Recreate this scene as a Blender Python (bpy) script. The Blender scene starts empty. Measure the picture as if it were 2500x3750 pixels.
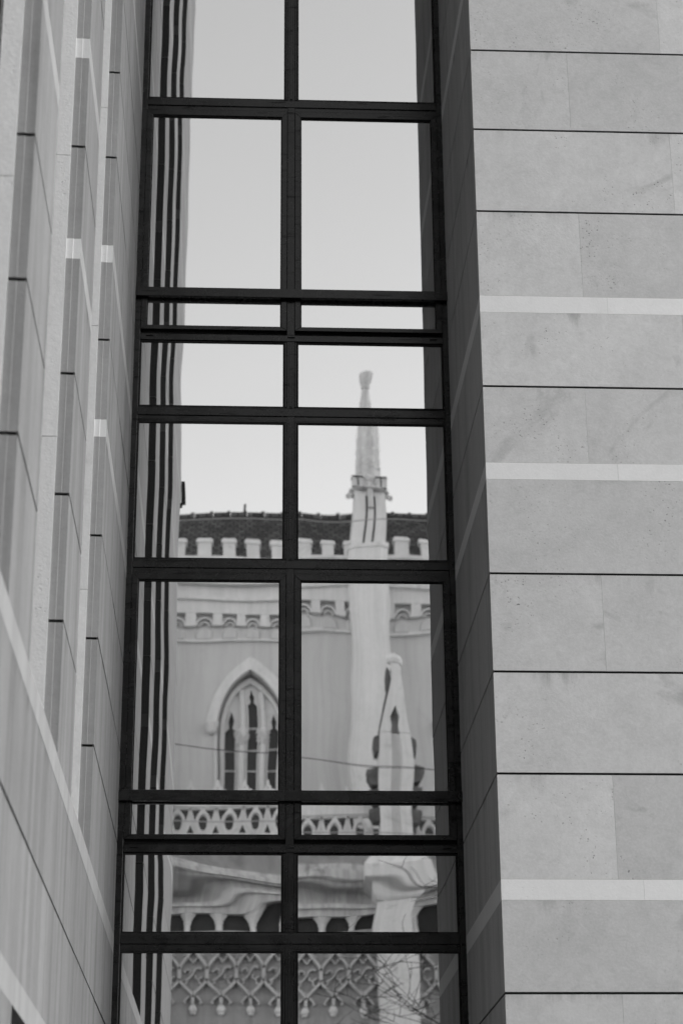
import bpy, bmesh, math, random
from mathutils import Vector, Matrix

# ------------------------------------------------------------------ camera
scene = bpy.context.scene
EYE = 1.6
R_ = Vector((0.9987496, -0.04946187, -0.0072637))
U_ = Vector((-0.01159118, -0.37044843, 0.92878071))
F_ = Vector((0.04863006, 0.92753517, 0.37055854))
cam_data = bpy.data.cameras.new("camera")
cam = bpy.data.objects.new("camera", cam_data)
scene.collection.objects.link(cam)
m = Matrix.Identity(4)
for i in range(3):
    m[i][0], m[i][1], m[i][2] = R_[i], U_[i], -F_[i]
m[2][3] = EYE
cam.matrix_world = m
cam_data.sensor_fit = 'HORIZONTAL'
cam_data.sensor_width = 24.0
cam_data.lens = 71.21
cam_data.clip_start = 0.05
cam_data.clip_end = 3000
cam_data.dof.use_dof = True
cam_data.dof.focus_distance = 13.6
cam_data.dof.aperture_fstop = 2.8
scene.camera = cam

# ------------------------------------------------------------------ sky and sun (black-and-white place: luminance only)
SUN_EL, SUN_AZ = math.radians(27), math.radians(114)     # azimuth clockwise from +Y
world = bpy.data.worlds.new("World")
scene.world = world
world.use_nodes = True
wn, wl = world.node_tree.nodes, world.node_tree.links
wn.clear()
sky = wn.new('ShaderNodeTexSky')
sky.sky_type = 'NISHITA'
sky.sun_disc = False
sky.sun_elevation = SUN_EL
sky.sun_rotation = SUN_AZ
sky.air_density = 1.0
sky.dust_density = 0.0
bw = wn.new('ShaderNodeRGBToBW')
bg = wn.new('ShaderNodeBackground')
bg.inputs['Strength'].default_value = 0.15
wo = wn.new('ShaderNodeOutputWorld')
wl.new(sky.outputs[0], bw.inputs[0])
wl.new(bw.outputs[0], bg.inputs['Color'])
wl.new(bg.outputs[0], wo.inputs['Surface'])

sd = bpy.data.lights.new("sun", 'SUN')
sd.energy = 0.5
sd.angle = math.radians(70)
sun = bpy.data.objects.new("sun", sd)
scene.collection.objects.link(sun)
sdir = Vector((math.sin(SUN_AZ) * math.cos(SUN_EL), math.cos(SUN_AZ) * math.cos(SUN_EL), math.sin(SUN_EL)))
sun.rotation_euler = sdir.to_track_quat('Z', 'Y').to_euler()
sun.location = (20, -20, 40)

vs = scene.view_settings
vs.view_transform = 'Standard'
vs.look = 'None'
vs.exposure = 1.68
vs.gamma = 1.0
vs.use_curve_mapping = False
scene.cycles.max_bounces = 8
scene.cycles.diffuse_bounces = 4
scene.cycles.glossy_bounces = 5
scene.cycles.caustics_reflective = False
scene.cycles.caustics_refractive = False

random.seed(7)
COL = scene.collection

# ------------------------------------------------------------------ helpers
def link(name, me, mat=None, parent=None):
    o = bpy.data.objects.new(name, me)
    COL.objects.link(o)
    if mat is not None and me is not None and not me.materials:
        me.materials.append(mat)
    if parent is not None:
        o.parent = parent
    return o

def thing(name, label, cat, loc=(0, 0, 0), group=None):
    o = bpy.data.objects.new(name, None)
    o.empty_display_size = 0.2
    COL.objects.link(o)
    o.location = loc
    o['label'] = label
    o['category'] = cat
    o['kind'] = 'thing'
    if group:
        o['group'] = group
    return o

class MB:
    """collects vertices and faces of ONE part"""
    def __init__(s):
        s.v, s.f, s.mi = [], [], []
    def add(s, vs_, fs, mi=0):
        b = len(s.v)
        s.v += [tuple(p) for p in vs_]
        for q in fs:
            s.f.append(tuple(b + i for i in q))
            s.mi.append(mi)
        return s
    def box(s, x0, x1, y0, y1, z0, z1, mi=0):
        return s.add([(x0, y0, z0), (x1, y0, z0), (x1, y1, z0), (x0, y1, z0),
                      (x0, y0, z1), (x1, y0, z1), (x1, y1, z1), (x0, y1, z1)],
                     [(0, 3, 2, 1), (4, 5, 6, 7), (0, 1, 5, 4), (1, 2, 6, 5), (2, 3, 7, 6), (3, 0, 4, 7)], mi)
    def prism(s, plan, z0, z1, mi=0, mis=None):
        n = len(plan)
        b = len(s.v)
        s.v += [(x, y, z0) for x, y in plan] + [(x, y, z1) for x, y in plan]
        s.f.append(tuple(b + i for i in reversed(range(n)))); s.mi.append(mi)
        s.f.append(tuple(b + n + i for i in range(n))); s.mi.append(mi)
        for i in range(n):
            j = (i + 1) % n
            s.f.append((b + i, b + j, b + n + j, b + n + i)); s.mi.append(mis[i] if mis else mi)
        return s
    def loft(s, rings, cap=True, mi=0):
        b = len(s.v); n = len(rings[0])
        for r in rings:
            s.v += [tuple(p) for p in r]
        for k in range(len(rings) - 1):
            for i in range(n):
                j = (i + 1) % n
                s.f.append((b + k * n + i, b + k * n + j, b + (k + 1) * n + j, b + (k + 1) * n + i)); s.mi.append(mi)
        if cap:
            s.f.append(tuple(b + i for i in reversed(range(n)))); s.mi.append(mi)
            e = b + (len(rings) - 1) * n
            s.f.append(tuple(e + i for i in range(n))); s.mi.append(mi)
        return s
    def octa(s, cx, cy, prof, n=8, rot=math.pi / 8, sx=1, sy=1, mi=0):
        rings = []
        for r, z in prof:
            rings.append([(cx + sx * r * math.cos(rot + 2 * math.pi * i / n), cy + sy * r * math.sin(rot + 2 * math.pi * i / n), z) for i in range(n)])
        return s.loft(rings, True, mi)
    def tube(s, pts, rads, n=5, mi=0):
        pts = [Vector(p) for p in pts]
        if not hasattr(rads, '__len__'):
            rads = [rads] * len(pts)
        rings = []
        for i, p in enumerate(pts):
            d = (pts[min(i + 1, len(pts) - 1)] - pts[max(i - 1, 0)]).normalized()
            a = d.cross(Vector((0.31, 0.87, 0.38)))
            a = a.normalized() if a.length > 1e-4 else Vector((1, 0, 0))
            c = d.cross(a)
            rings.append([p + rads[i] * (math.cos(2 * math.pi * k / n) * a + math.sin(2 * math.pi * k / n) * c) for k in range(n)])
        return s.loft(rings, True, mi)
    def ribbon(s, pts, w, y0, y1, mi=0):
        """flat bar following an (x,z) line, from depth y0 to y1"""
        P = [Vector((p[0], p[1])) for p in pts]
        L, Rr = [], []
        for i, p in enumerate(P):
            d = (P[min(i + 1, len(P) - 1)] - P[max(i - 1, 0)]).normalized()
            nn = Vector((-d.y, d.x)) * (w[i] if hasattr(w, '__len__') else w) * 0.5
            L.append(p + nn); Rr.append(p - nn)
        rings = []
        for l, r in zip(L, Rr):
            rings.append([(l.x, y0, l.y), (l.x, y1, l.y), (r.x, y1, r.y), (r.x, y0, r.y)])
        return s.loft(rings, True, mi)
    def mesh(s, name='mesh', mats=()):
        me = bpy.data.meshes.new(name)
        me.from_pydata(s.v, [], s.f)
        for mt in mats:
            me.materials.append(mt)
        if any(s.mi):
            me.polygons.foreach_set('material_index', s.mi)
        me.update()
        return me
    def build(s, name, mat, parent=None, fix=True):
        mats = mat if isinstance(mat, (list, tuple)) else [mat]
        me = s.mesh(name, mats)
        if fix:
            bm = bmesh.new(); bm.from_mesh(me)
            bmesh.ops.recalc_face_normals(bm, faces=bm.faces)
            bm.to_mesh(me); bm.free()
        return link(name, me, None, parent)

def plate(name, outer, holes, y0, y1, mat, parent):
    """upright plate in the XZ plane between depths y0 and y1, with holes"""
    bm = bmesh.new()
    edges = []
    for loop in [outer] + list(holes):
        vv = [bm.verts.new((x, y0, z)) for x, z in loop]
        for i in range(len(vv)):
            edges.append(bm.edges.new((vv[i], vv[(i + 1) % len(vv)])))
    r = bmesh.ops.triangle_fill(bm, edges=edges, use_beauty=True, use_dissolve=False, normal=(0, 1, 0))
    faces = [g for g in r['geom'] if isinstance(g, bmesh.types.BMFace)]
    ex = bmesh.ops.extrude_face_region(bm, geom=faces)
    bmesh.ops.translate(bm, vec=(0, y1 - y0, 0), verts=[g for g in ex['geom'] if isinstance(g, bmesh.types.BMVert)])
    bmesh.ops.recalc_face_normals(bm, faces=bm.faces)
    me = bpy.data.meshes.new(name)
    bm.to_mesh(me); bm.free()
    me.materials.append(mat)
    return link(name, me, None, parent)

def struct(o):
    o['kind'] = 'structure'
    return o

# ------------------------------------------------------------------ materials (all neutral greys)
def new_mat(name):
    mt = bpy.data.materials.new(name)
    mt.use_nodes = True
    nt = mt.node_tree
    nt.nodes.clear()
    out = nt.nodes.new('ShaderNodeOutputMaterial')
    bs = nt.nodes.new('ShaderNodeBsdfPrincipled')
    nt.links.new(bs.outputs[0], out.inputs[0])
    return mt, nt, bs

def grey(v):
    return (v, v, v, 1)

class NT:
    def __init__(s, nt):
        s.nt = nt
    def n(s, typ, **kw):
        nd = s.nt.nodes.new(typ)
        for k, v in kw.items():
            setattr(nd, k, v)
        return nd
    def l(s, a, b):
        s.nt.links.new(a, b)
    def math(s, op, a, b=None, c=None, clamp=False):
        nd = s.n('ShaderNodeMath', operation=op, use_clamp=clamp)
        for i, q in enumerate((a, b, c)):
            if q is None:
                continue
            if hasattr(q, 'is_linked') or hasattr(q, 'links'):
                s.l(q, nd.inputs[i])
            else:
                nd.inputs[i].default_value = q
        return nd.outputs[0]
    def ramp(s, fac, lo, hi, a=0.0, b=1.0):
        nd = s.n('ShaderNodeMapRange')
        nd.inputs['From Min'].default_value = lo
        nd.inputs['From Max'].default_value = hi
        nd.inputs['To Min'].default_value = a
        nd.inputs['To Max'].default_value = b
        nd.clamp = True
        s.l(fac, nd.inputs['Value'])
        return nd.outputs[0]
    def noise(s, vec, scale, detail=4, rough=0.55, dist=0.0):
        nd = s.n('ShaderNodeTexNoise')
        nd.inputs['Scale'].default_value = scale
        nd.inputs['Detail'].default_value = detail
        nd.inputs['Roughness'].default_value = rough
        nd.inputs['Distortion'].default_value = dist
        s.l(vec, nd.inputs['Vector'])
        return nd.outputs['Fac']

def stone_mat(name, base, mottle=0.10, pits=1.0, streak=0.0, rnd=0.10, bump=0.25, rough=0.85, stain=0.12, runoff=0.0):
    mt, nt, bs = new_mat(name)
    t = NT(nt)
    geo = t.n('ShaderNodeNewGeometry')
    oi = t.n('ShaderNodeObjectInfo')
    off = t.n('ShaderNodeVectorMath', operation='MULTIPLY_ADD')
    comb = t.n('ShaderNodeCombineXYZ')
    for i in range(3):
        t.l(oi.outputs['Random'], comb.inputs[i])
    off.inputs[1].default_value = (37.0, 53.0, 71.0)
    t.l(comb.outputs[0], off.inputs[0])
    t.l(geo.outputs['Position'], off.inputs[2])
    P = off.outputs[0]
    # mottling
    n1 = t.noise(P, 2.2, 5, 0.6, 0.4)
    n2 = t.noise(P, 14.0, 5, 0.7, 0.8)
    n4 = t.noise(P, 5.5, 6, 0.72, 1.6)
    n3 = t.noise(P, 60.0, 3, 0.6)
    val = t.math('MULTIPLY_ADD', t.math('SUBTRACT', n1, 0.5), mottle * 1.6, 1.0)
    val = t.math('MULTIPLY_ADD', t.math('SUBTRACT', n2, 0.5), mottle * 1.5, val)
    val = t.math('MULTIPLY_ADD', t.math('SUBTRACT', n4, 0.5), mottle * 1.3, val)
    val = t.math('MULTIPLY_ADD', t.math('SUBTRACT', n3, 0.5), mottle * 1.1, val)
    # slab to slab tone
    val = t.math('MULTIPLY', val, t.math('MULTIPLY_ADD', t.math('SUBTRACT', oi.outputs['Random'], 0.5), rnd * 2, 1.0))
    # fossil pits in clusters
    pit = None
    if pits > 0:
        vo = t.n('ShaderNodeTexVoronoi', feature='F1')
        vo.inputs['Scale'].default_value = 42.0
        vo.inputs['Randomness'].default_value = 1.0
        wv = t.n('ShaderNodeVectorMath', operation='MULTIPLY_ADD')
        nz = t.n('ShaderNodeTexNoise'); nz.inputs['Scale'].default_value = 24.0; nz.inputs['Detail'].default_value = 3
        t.l(P, nz.inputs['Vector'])
        t.l(nz.outputs['Color'], wv.inputs[0]); wv.inputs[1].default_value = (0.05, 0.05, 0.03); t.l(P, wv.inputs[2])
        t.l(wv.outputs[0], vo.inputs['Vector'])
        near = t.ramp(t.math('ADD', vo.outputs['Distance'], t.math('MULTIPLY', nz.outputs['Fac'], 0.35)), 0.29, 0.44, 1.0, 0.0)
        pick = t.ramp(vo.outputs['Color'], 0.42, 0.46, 0.0, 1.0)
        cl = t.noise(P, 1.7, 4, 0.65, 0.3)
        mask = t.ramp(cl, 0.52, 0.66)
        pit = t.math('MULTIPLY', t.math('MULTIPLY', near, pick), mask)
        val = t.math('MULTIPLY', val, t.math('MULTIPLY_ADD', pit, -0.42 * pits, 1.0))
    # damp stains with a shape of their own
    if stain > 0:
        st = t.noise(P, 1.1, 6, 0.62, 1.2)
        val = t.math('MULTIPLY', val, t.ramp(st, 0.60, 0.70, 1.0, 1.0 - stain))
    if streak > 0:
        mp = t.n('ShaderNodeMapping')
        mp.inputs['Scale'].default_value = (5.0, 5.0, 0.22)
        t.l(geo.outputs['Position'], mp.inputs['Vector'])
        s1 = t.noise(mp.outputs[0], 1.0, 5, 0.6, 0.3)
        mp2 = t.n('ShaderNodeMapping')
        mp2.inputs['Scale'].default_value = (16.0, 16.0, 0.5)
        t.l(geo.outputs['Position'], mp2.inputs['Vector'])
        s2 = t.noise(mp2.outputs[0], 1.0, 4, 0.6, 0.2)
        sv = t.math('ADD', t.ramp(s1, 0.42, 0.70), t.math('MULTIPLY', t.ramp(s2, 0.5, 0.75), 0.6))
        val = t.math('MULTIPLY', val, t.math('MULTIPLY_ADD', sv, -streak, 1.0))
    if runoff > 0:
        # dirt washed out of the joint above, in ragged drips
        tcn = t.n('ShaderNodeTexCoord')
        sep = t.n('ShaderNodeSeparateXYZ')
        t.l(tcn.outputs['Generated'], sep.inputs[0])
        mp3 = t.n('ShaderNodeMapping')
        mp3.inputs['Scale'].default_value = (9.0, 9.0, 1.1)
        t.l(P, mp3.inputs['Vector'])
        d1 = t.noise(mp3.outputs[0], 1.0, 5, 0.65, 0.4)
        edge = t.math('ADD', sep.outputs['Z'], t.math('MULTIPLY', t.math('SUBTRACT', d1, 0.5), 0.9))
        mk = t.ramp(t.noise(P, 1.3, 3, 0.5), 0.48, 0.62)
        val = t.math('MULTIPLY', val, t.math('MULTIPLY_ADD', t.math('MULTIPLY', t.ramp(edge, 0.93, 1.15), mk), -runoff, 1.0))
    val = t.math('MULTIPLY', val, base)
    cc = t.n('ShaderNodeCombineXYZ')
    for i in range(3):
        t.l(val, cc.inputs[i])
    t.l(cc.outputs[0], bs.inputs['Base Color'])
    bs.inputs['Roughness'].default_value = rough
    bs.inputs['Specular IOR Level'].default_value = 0.25
    bp = t.n('ShaderNodeBump')
    bp.inputs['Strength'].default_value = bump
    bp.inputs['Distance'].default_value = 0.004
    h = t.math('ADD', n3, t.math('MULTIPLY', n2, 0.8))
    if pit is not None:
        h = t.math('SUBTRACT', h, t.math('MULTIPLY', pit, 1.2))
    t.l(h, bp.inputs['Height'])
    t.l(bp.outputs[0], bs.inputs['Normal'])
    return mt

def plain_mat(name, v, rough=0.8, spec=0.3, metallic=0.0, var=0.15, scale=6.0, bump=0.0):
    mt, nt, bs = new_mat(name)
    t = NT(nt)
    tc = t.n('ShaderNodeNewGeometry')
    nz = t.noise(tc.outputs['Position'], scale, 5, 0.6, 0.3)
    val = t.math('MULTIPLY', t.math('MULTIPLY_ADD', t.math('SUBTRACT', nz, 0.5), var * 2, 1.0), v)
    cc = t.n('ShaderNodeCombineXYZ')
    for i in range(3):
        t.l(val, cc.inputs[i])
    t.l(cc.outputs[0], bs.inputs['Base Color'])
    bs.inputs['Roughness'].default_value = rough
    bs.inputs['Specular IOR Level'].default_value = spec
    bs.inputs['Metallic'].default_value = metallic
    if bump:
        bp = t.n('ShaderNodeBump'); bp.inputs['Strength'].default_value = bump; bp.inputs['Distance'].default_value = 0.01
        t.l(nz, bp.inputs['Height']); t.l(bp.outputs[0], bs.inputs['Normal'])
    return mt

M = {}
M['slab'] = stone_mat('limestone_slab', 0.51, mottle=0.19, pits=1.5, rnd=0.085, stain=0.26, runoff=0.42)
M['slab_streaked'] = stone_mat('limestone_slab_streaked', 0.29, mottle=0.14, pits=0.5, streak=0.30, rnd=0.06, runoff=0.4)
M['slab_reveal'] = stone_mat('limestone_slab_reveal', 0.47, mottle=0.12, pits=0.3, streak=0.22, rnd=0.06, runoff=0.5)
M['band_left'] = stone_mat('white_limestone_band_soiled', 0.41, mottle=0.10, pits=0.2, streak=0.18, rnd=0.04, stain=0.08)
M['slab_edge'] = stone_mat('limestone_sawn_edge', 0.34, mottle=0.14, pits=0.3, streak=0.25, rnd=0.05)  # separate streaked tone for the sawn slab ends
M['edge_shaded'] = stone_mat('limestone_edge_painted_shade', 0.035, mottle=0.25, pits=0.0, streak=0.3, rnd=0.05)  # shade of the window-facing slab ends, put into the stone colour
M['band_edge_shaded'] = stone_mat('white_band_edge_painted_shade', 0.09, mottle=0.2, pits=0.0, streak=0.2, rnd=0.05)  # same painted shade on the window-facing ends of the bands
M['band'] = stone_mat('white_limestone_band', 0.70, mottle=0.07, pits=0.25, rnd=0.03, stain=0.05)
M['jamb'] = stone_mat('tooled_limestone_jamb', 0.72, mottle=0.12, pits=0.5, rnd=0.04, bump=0.5)
M['joint'] = plain_mat('joint_backing', 0.012, 0.95, 0.1)
M['ground'] = plain_mat('stone_paving', 0.13, 0.9, 0.2, var=0.2, scale=0.8)

# dark anodised metal with dust and peeled lacquer
mt, nt, bs = new_mat('dark_anodised_metal')
t = NT(nt)
geo = t.n('ShaderNodeNewGeometry')
mp = t.n('ShaderNodeMapping'); mp.inputs['Scale'].default_value = (3.0, 30.0, 30.0)
t.l(geo.outputs['Position'], mp.inputs['Vector'])
a = t.noise(mp.outputs[0], 1.0, 6, 0.65, 0.6)
b = t.noise(geo.outputs['Position'], 90.0, 3, 0.6)
c2 = t.noise(geo.outputs['Position'], 5.0, 5, 0.7, 0.5)
val = t.math('MULTIPLY_ADD', t.math('SUBTRACT', b, 0.5), 0.5, 1.0)
val = t.math('MULTIPLY', val, t.ramp(c2, 0.3, 0.7, 0.75, 1.2))
val = t.math('MULTIPLY', val, t.ramp(a, 0.60, 0.64, 1.0, 0.45))
val = t.math('MULTIPLY', val, 0.033)
cc = t.n('ShaderNodeCombineXYZ')
for i in range(3):
    t.l(val, cc.inputs[i])
t.l(cc.outputs[0], bs.inputs['Base Color'])
bs.inputs['Metallic'].default_value = 0.85
t.l(t.ramp(c2, 0.3, 0.7, 0.20, 0.36), bs.inputs['Roughness'])
bs.inputs['Specular IOR Level'].default_value = 0.3
bp = t.n('ShaderNodeBump'); bp.inputs['Strength'].default_value = 0.15; bp.inputs['Distance'].default_value = 0.001
t.l(b, bp.inputs['Height']); t.l(bp.outputs[0], bs.inputs['Normal'])
M['metal'] = mt
M['gasket'] = plain_mat('black_rubber_gasket', 0.012, 0.7, 0.2)

# mirror-coated solar glass, a dark room behind it
mt = bpy.data.materials.new('coated_solar_glass')
mt.use_nodes = True
nt = mt.node_tree
nt.nodes.clear()
t = NT(nt)
out = t.n('ShaderNodeOutputMaterial')
gl = t.n('ShaderNodeBsdfGlossy'); gl.inputs['Roughness'].default_value = 0.0; gl.inputs['Color'].default_value = grey(0.59)
df = t.n('ShaderNodeBsdfDiffuse'); df.inputs['Color'].default_value = grey(0.02)
ad = t.n('ShaderNodeAddShader')
t.l(gl.outputs[0], ad.inputs[0]); t.l(df.outputs[0], ad.inputs[1]); t.l(ad.outputs[0], out.inputs[0])
M['glass'] = mt
M['dark_glass'] = plain_mat('dark_window_glass', 0.01, 0.12, 0.5, var=0.05)

M['stucco'] = stone_mat('church_stucco', 0.66, mottle=0.05, pits=0, streak=0.12, rnd=0.0, bump=0.1, stain=0.06)
M['trim'] = stone_mat('church_stone_trim', 0.80, mottle=0.12, pits=0, streak=0.14, rnd=0.03, bump=0.1, stain=0.22)
M['sooty'] = stone_mat('church_sooty_trim', 0.68, mottle=0.35, pits=0, streak=0.30, rnd=0.03, bump=0.2, stain=0.45)
M['net'] = stone_mat('church_grey_tracery', 0.60, mottle=0.2, pits=0, streak=0.2, rnd=0.05, bump=0.1, stain=0.25)
M['frieze'] = stone_mat('church_weathered_frieze', 0.40, mottle=0.2, pits=0, streak=0.2, rnd=0.06, bump=0.1, stain=0.25)
M['stained'] = plain_mat('rain_stained_stone', 0.33, 0.9, 0.2, var=0.75, scale=2.2)
M['near_black'] = plain_mat('church_near_black', 0.055, 0.95, 0.1, var=0.5, scale=3.0)  # near-black tone: collar soot, groove strips, arcade back, aisle roof
M['shaded_stone'] = plain_mat('church_stone_painted_shade', 0.13, 0.95, 0.1, var=0.9, scale=4.0)  # stone colour darkened to stand for shaded faces of the buttress blocks
M['lead_glass'] = plain_mat('leaded_church_glass', 0.015, 0.3, 0.4, var=0.3, scale=9)
M['iron'] = plain_mat('grey_iron', 0.12, 0.6, 0.3)
M['cable'] = plain_mat('black_cable', 0.03, 0.7, 0.2)
M['cable_pale'] = plain_mat('pale_cable', 0.42, 0.6, 0.3)
M['bark'] = plain_mat('dark_bark', 0.05, 0.9, 0.2, var=0.4, scale=20)
M['aisle_roof'] = plain_mat('stained_lead_roof', 0.22, 0.7, 0.3, var=0.5, scale=1.6)

mt, nt, bs = new_mat('dark_roof_tiles')
t = NT(nt)
oi = t.n('ShaderNodeNewGeometry')
br = t.n('ShaderNodeTexBrick')
br.inputs['Color1'].default_value = grey(0.035); br.inputs['Color2'].default_value = grey(0.13); br.inputs['Mortar'].default_value = grey(0.006)
br.inputs['Scale'].default_value = 1.0
br.inputs['Brick Width'].default_value = 0.30; br.inputs['Row Height'].default_value = 0.19; br.inputs['Mortar Size'].default_value = 0.03
mp = t.n('ShaderNodeMapping'); mp.inputs['Rotation'].default_value = (math.radians(-90), 0, 0)
t.l(oi.outputs['Position'], mp.inputs['Vector'])
t.l(mp.outputs[0], br.inputs['Vector'])
t.l(br.outputs['Color'], bs.inputs['Base Color'])
bs.inputs['Roughness'].default_value = 0.8
M['tiles'] = mt

# ------------------------------------------------------------------ the place
C = -0.843          # face of the left wall
XR = 1.5656         # reveal of the right wall
YR = 12.0           # front of the right wall
YW = 13.951         # front of the window frame
TOP = 20.0          # building height above eye
P_ = 3.93
# levels above eye height: (bottom, top, kind)
courses = []
for k in range(-1, 5):
    z0 = 2.440 + P_ * k
    seq = [0, .648, 1.298, 1.948, 2.596]
    for i in range(4):
        courses.append((z0 + seq[i], z0 + seq[i + 1], 'slab', i))
    courses.append((z0 + 2.596, z0 + 2.713, 'bandB', 0))
    courses.append((z0 + 2.713, z0 + 3.259, 'slab', 4))
    courses.append((z0 + 3.259, z0 + 3.806, 'slab', 5))
    courses.append((z0 + 3.806, z0 + 3.930, 'bandA', 0))
courses = [q for q in courses if q[1] < TOP and q[0] > -1.65]
G = 0.0075           # half of an open joint

def zz(z):
    return z + EYE

def course_z(q):
    """mesh bottom and top of a course: open joints between slabs, tight against bands"""
    z0, z1, kind, i = q
    if kind != 'slab':
        return zz(z0), zz(z1)
    b = 0.001 if i in (0, 4) else G
    tp = 0.001 if i in (3, 5) else G
    return zz(z0) + b, zz(z1) - tp

# ground
me = MB().box(-400, 400, -400, 400, -0.5, 0.0).mesh('ground')
g_ = struct(link('ground', me, M['ground']))

# ---------------- left wall
lw = thing('stone_wall', 'pale limestone slab wall at left with tall vertical slots, running back to the window', 'wall', (C, 8, 0))
lw_inv = Matrix.Translation((-C, -8, 0))
def lpart(mb, name, mat, parent=None):
    o = mb.build(name, mat, parent or lw)
    if parent is None:
        o.matrix_parent_inverse = lw_inv
    return o
TH = 0.072
slots = [(5.58, 6.971), (7.785, 9.162), (10.02, 11.406)]
END = 2.65
ribs = [(END, 5.58), (6.971, 7.785), (9.162, 10.02), (11.406, YW - 0.002)]
core = MB()
for y0, y1 in ribs:
    core.box(-7.0, C - 0.009, y0 + 0.014, y1 - (0.001 if y1 > 13 else 0.009), 0.0, zz(TOP) - 0.1)
for y0, y1 in slots:
    core.box(-7.0, -1.09, y0 - 0.0, y1, 0.0, zz(TOP) - 0.1)
    core.box(-1.088, C - 0.0095, y0 - 0.005, y1 + 0.016, zz(1.12), zz(2.42))    # spandrel under the upper slot
    core.box(-1.088, C - 0.0095, y0 - 0.005, y1 + 0.016, 0.0, zz(-0.62))
lpart(core, 'wall_core', M['joint'])
for q in courses:
    z0, z1 = course_z(q)
    mid = (q[0] + q[1]) / 2
    flat = (1.10 < mid < 2.44) or mid < -0.6
    band = q[2] != 'slab'
    if flat:
        # continuous wall: running bond
        st = [END, 4.2, 5.8, 7.4, 9.0, 10.6, 12.2, YW - .002] if q[3] % 2 == 0 else [END, 3.4, 5.0, 6.6, 8.2, 9.8, 11.4, 12.9, YW - .002]
        if band:
            st = [END, 5.1, 7.9, 10.6, YW - .002]
        segs = list(zip(st[:-1], st[1:]))
    else:
        segs = []
        for y0, y1 in ribs:
            if y1 > 13:
                cut = 12.6 if q[3] % 2 == 0 else 12.9
                segs += [(y0, cut), (cut, y1)]
            else:
                segs.append((y0, y1))
    nm = 'band_stone' if band else 'stone_slab'
    for y0, y1 in segs:
        e0 = 0.0015 if (flat or y0 > 12) and y0 > END else 0.0
        e1 = 0.0015 if (flat or (y1 < 13 and y1 > 12)) and y1 < YW - .01 else 0.0
        j = 0.0 if band else random.uniform(-0.0012, 0.0012)
        mb = MB()
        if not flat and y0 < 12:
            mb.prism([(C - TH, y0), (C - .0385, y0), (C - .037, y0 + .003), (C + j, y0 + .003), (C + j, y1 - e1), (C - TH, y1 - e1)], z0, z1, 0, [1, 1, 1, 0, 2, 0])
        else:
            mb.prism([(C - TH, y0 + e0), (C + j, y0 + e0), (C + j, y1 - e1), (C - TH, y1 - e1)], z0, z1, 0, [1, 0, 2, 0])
        lpart(mb, nm, [M['band_left'], M['band'], M['band_edge_shaded']] if band else [M['slab_streaked'], M['slab_edge'], M['edge_shaded']])  # face, camera-side end, window-side end with its shade painted in
# jamb stones and slot windows
for y0, y1 in slots:
    for lo, hi in ((2.44, TOP - 0.2), (-0.6, 1.10)):
        z = lo
        while z < hi - 0.05:
            h = min(random.choice([1.45, 1.6, 1.75]), hi - z)
            if hi - z - h < 0.3:
                h = hi - z
            a0, a1 = zz(z) + 0.0015, zz(z + h) - 0.0015
            lpart(MB().box(-0.998, C - TH - 0.0005, y1 - 0.010, y1 + 0.06, a0, a1), 'jamb_stone', M['jamb'])
            lpart(MB().box(-0.998, C - TH - 0.0005, y0 - 0.06, y0 + 0.010, a0, a1), 'jamb_stone', M['jamb'])
            z += h
        sw = MB().box(-1.06, -1.045, y0 + .05, y1 - .05, zz(lo) + .05, zz(hi) - .05)
        o = lpart(sw, 'slot_window', M['dark_glass'])
        fr = MB()
        for ya, yb in ((y0 + .012, y0 + .07), (y1 - .07, y1 - .012), ((y0 + y1) / 2 - .03, (y0 + y1) / 2 + .03)):
            fr.box(-1.064, -1.0, ya, yb, zz(lo) + .002, zz(hi))
        zt = lo + 0.01
        while zt < hi:
            for ya, yb in ((y0 + .071, (y0 + y1) / 2 - .031), ((y0 + y1) / 2 + .031, y1 - .071)):
                fr.box(-1.062, -1.004, ya, yb, zz(zt), zz(zt) + .06)
            zt += 1.3
        f_ = fr.build('frame', M['metal'], o)
        f_.matrix_parent_inverse = Matrix.Identity(4)

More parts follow.
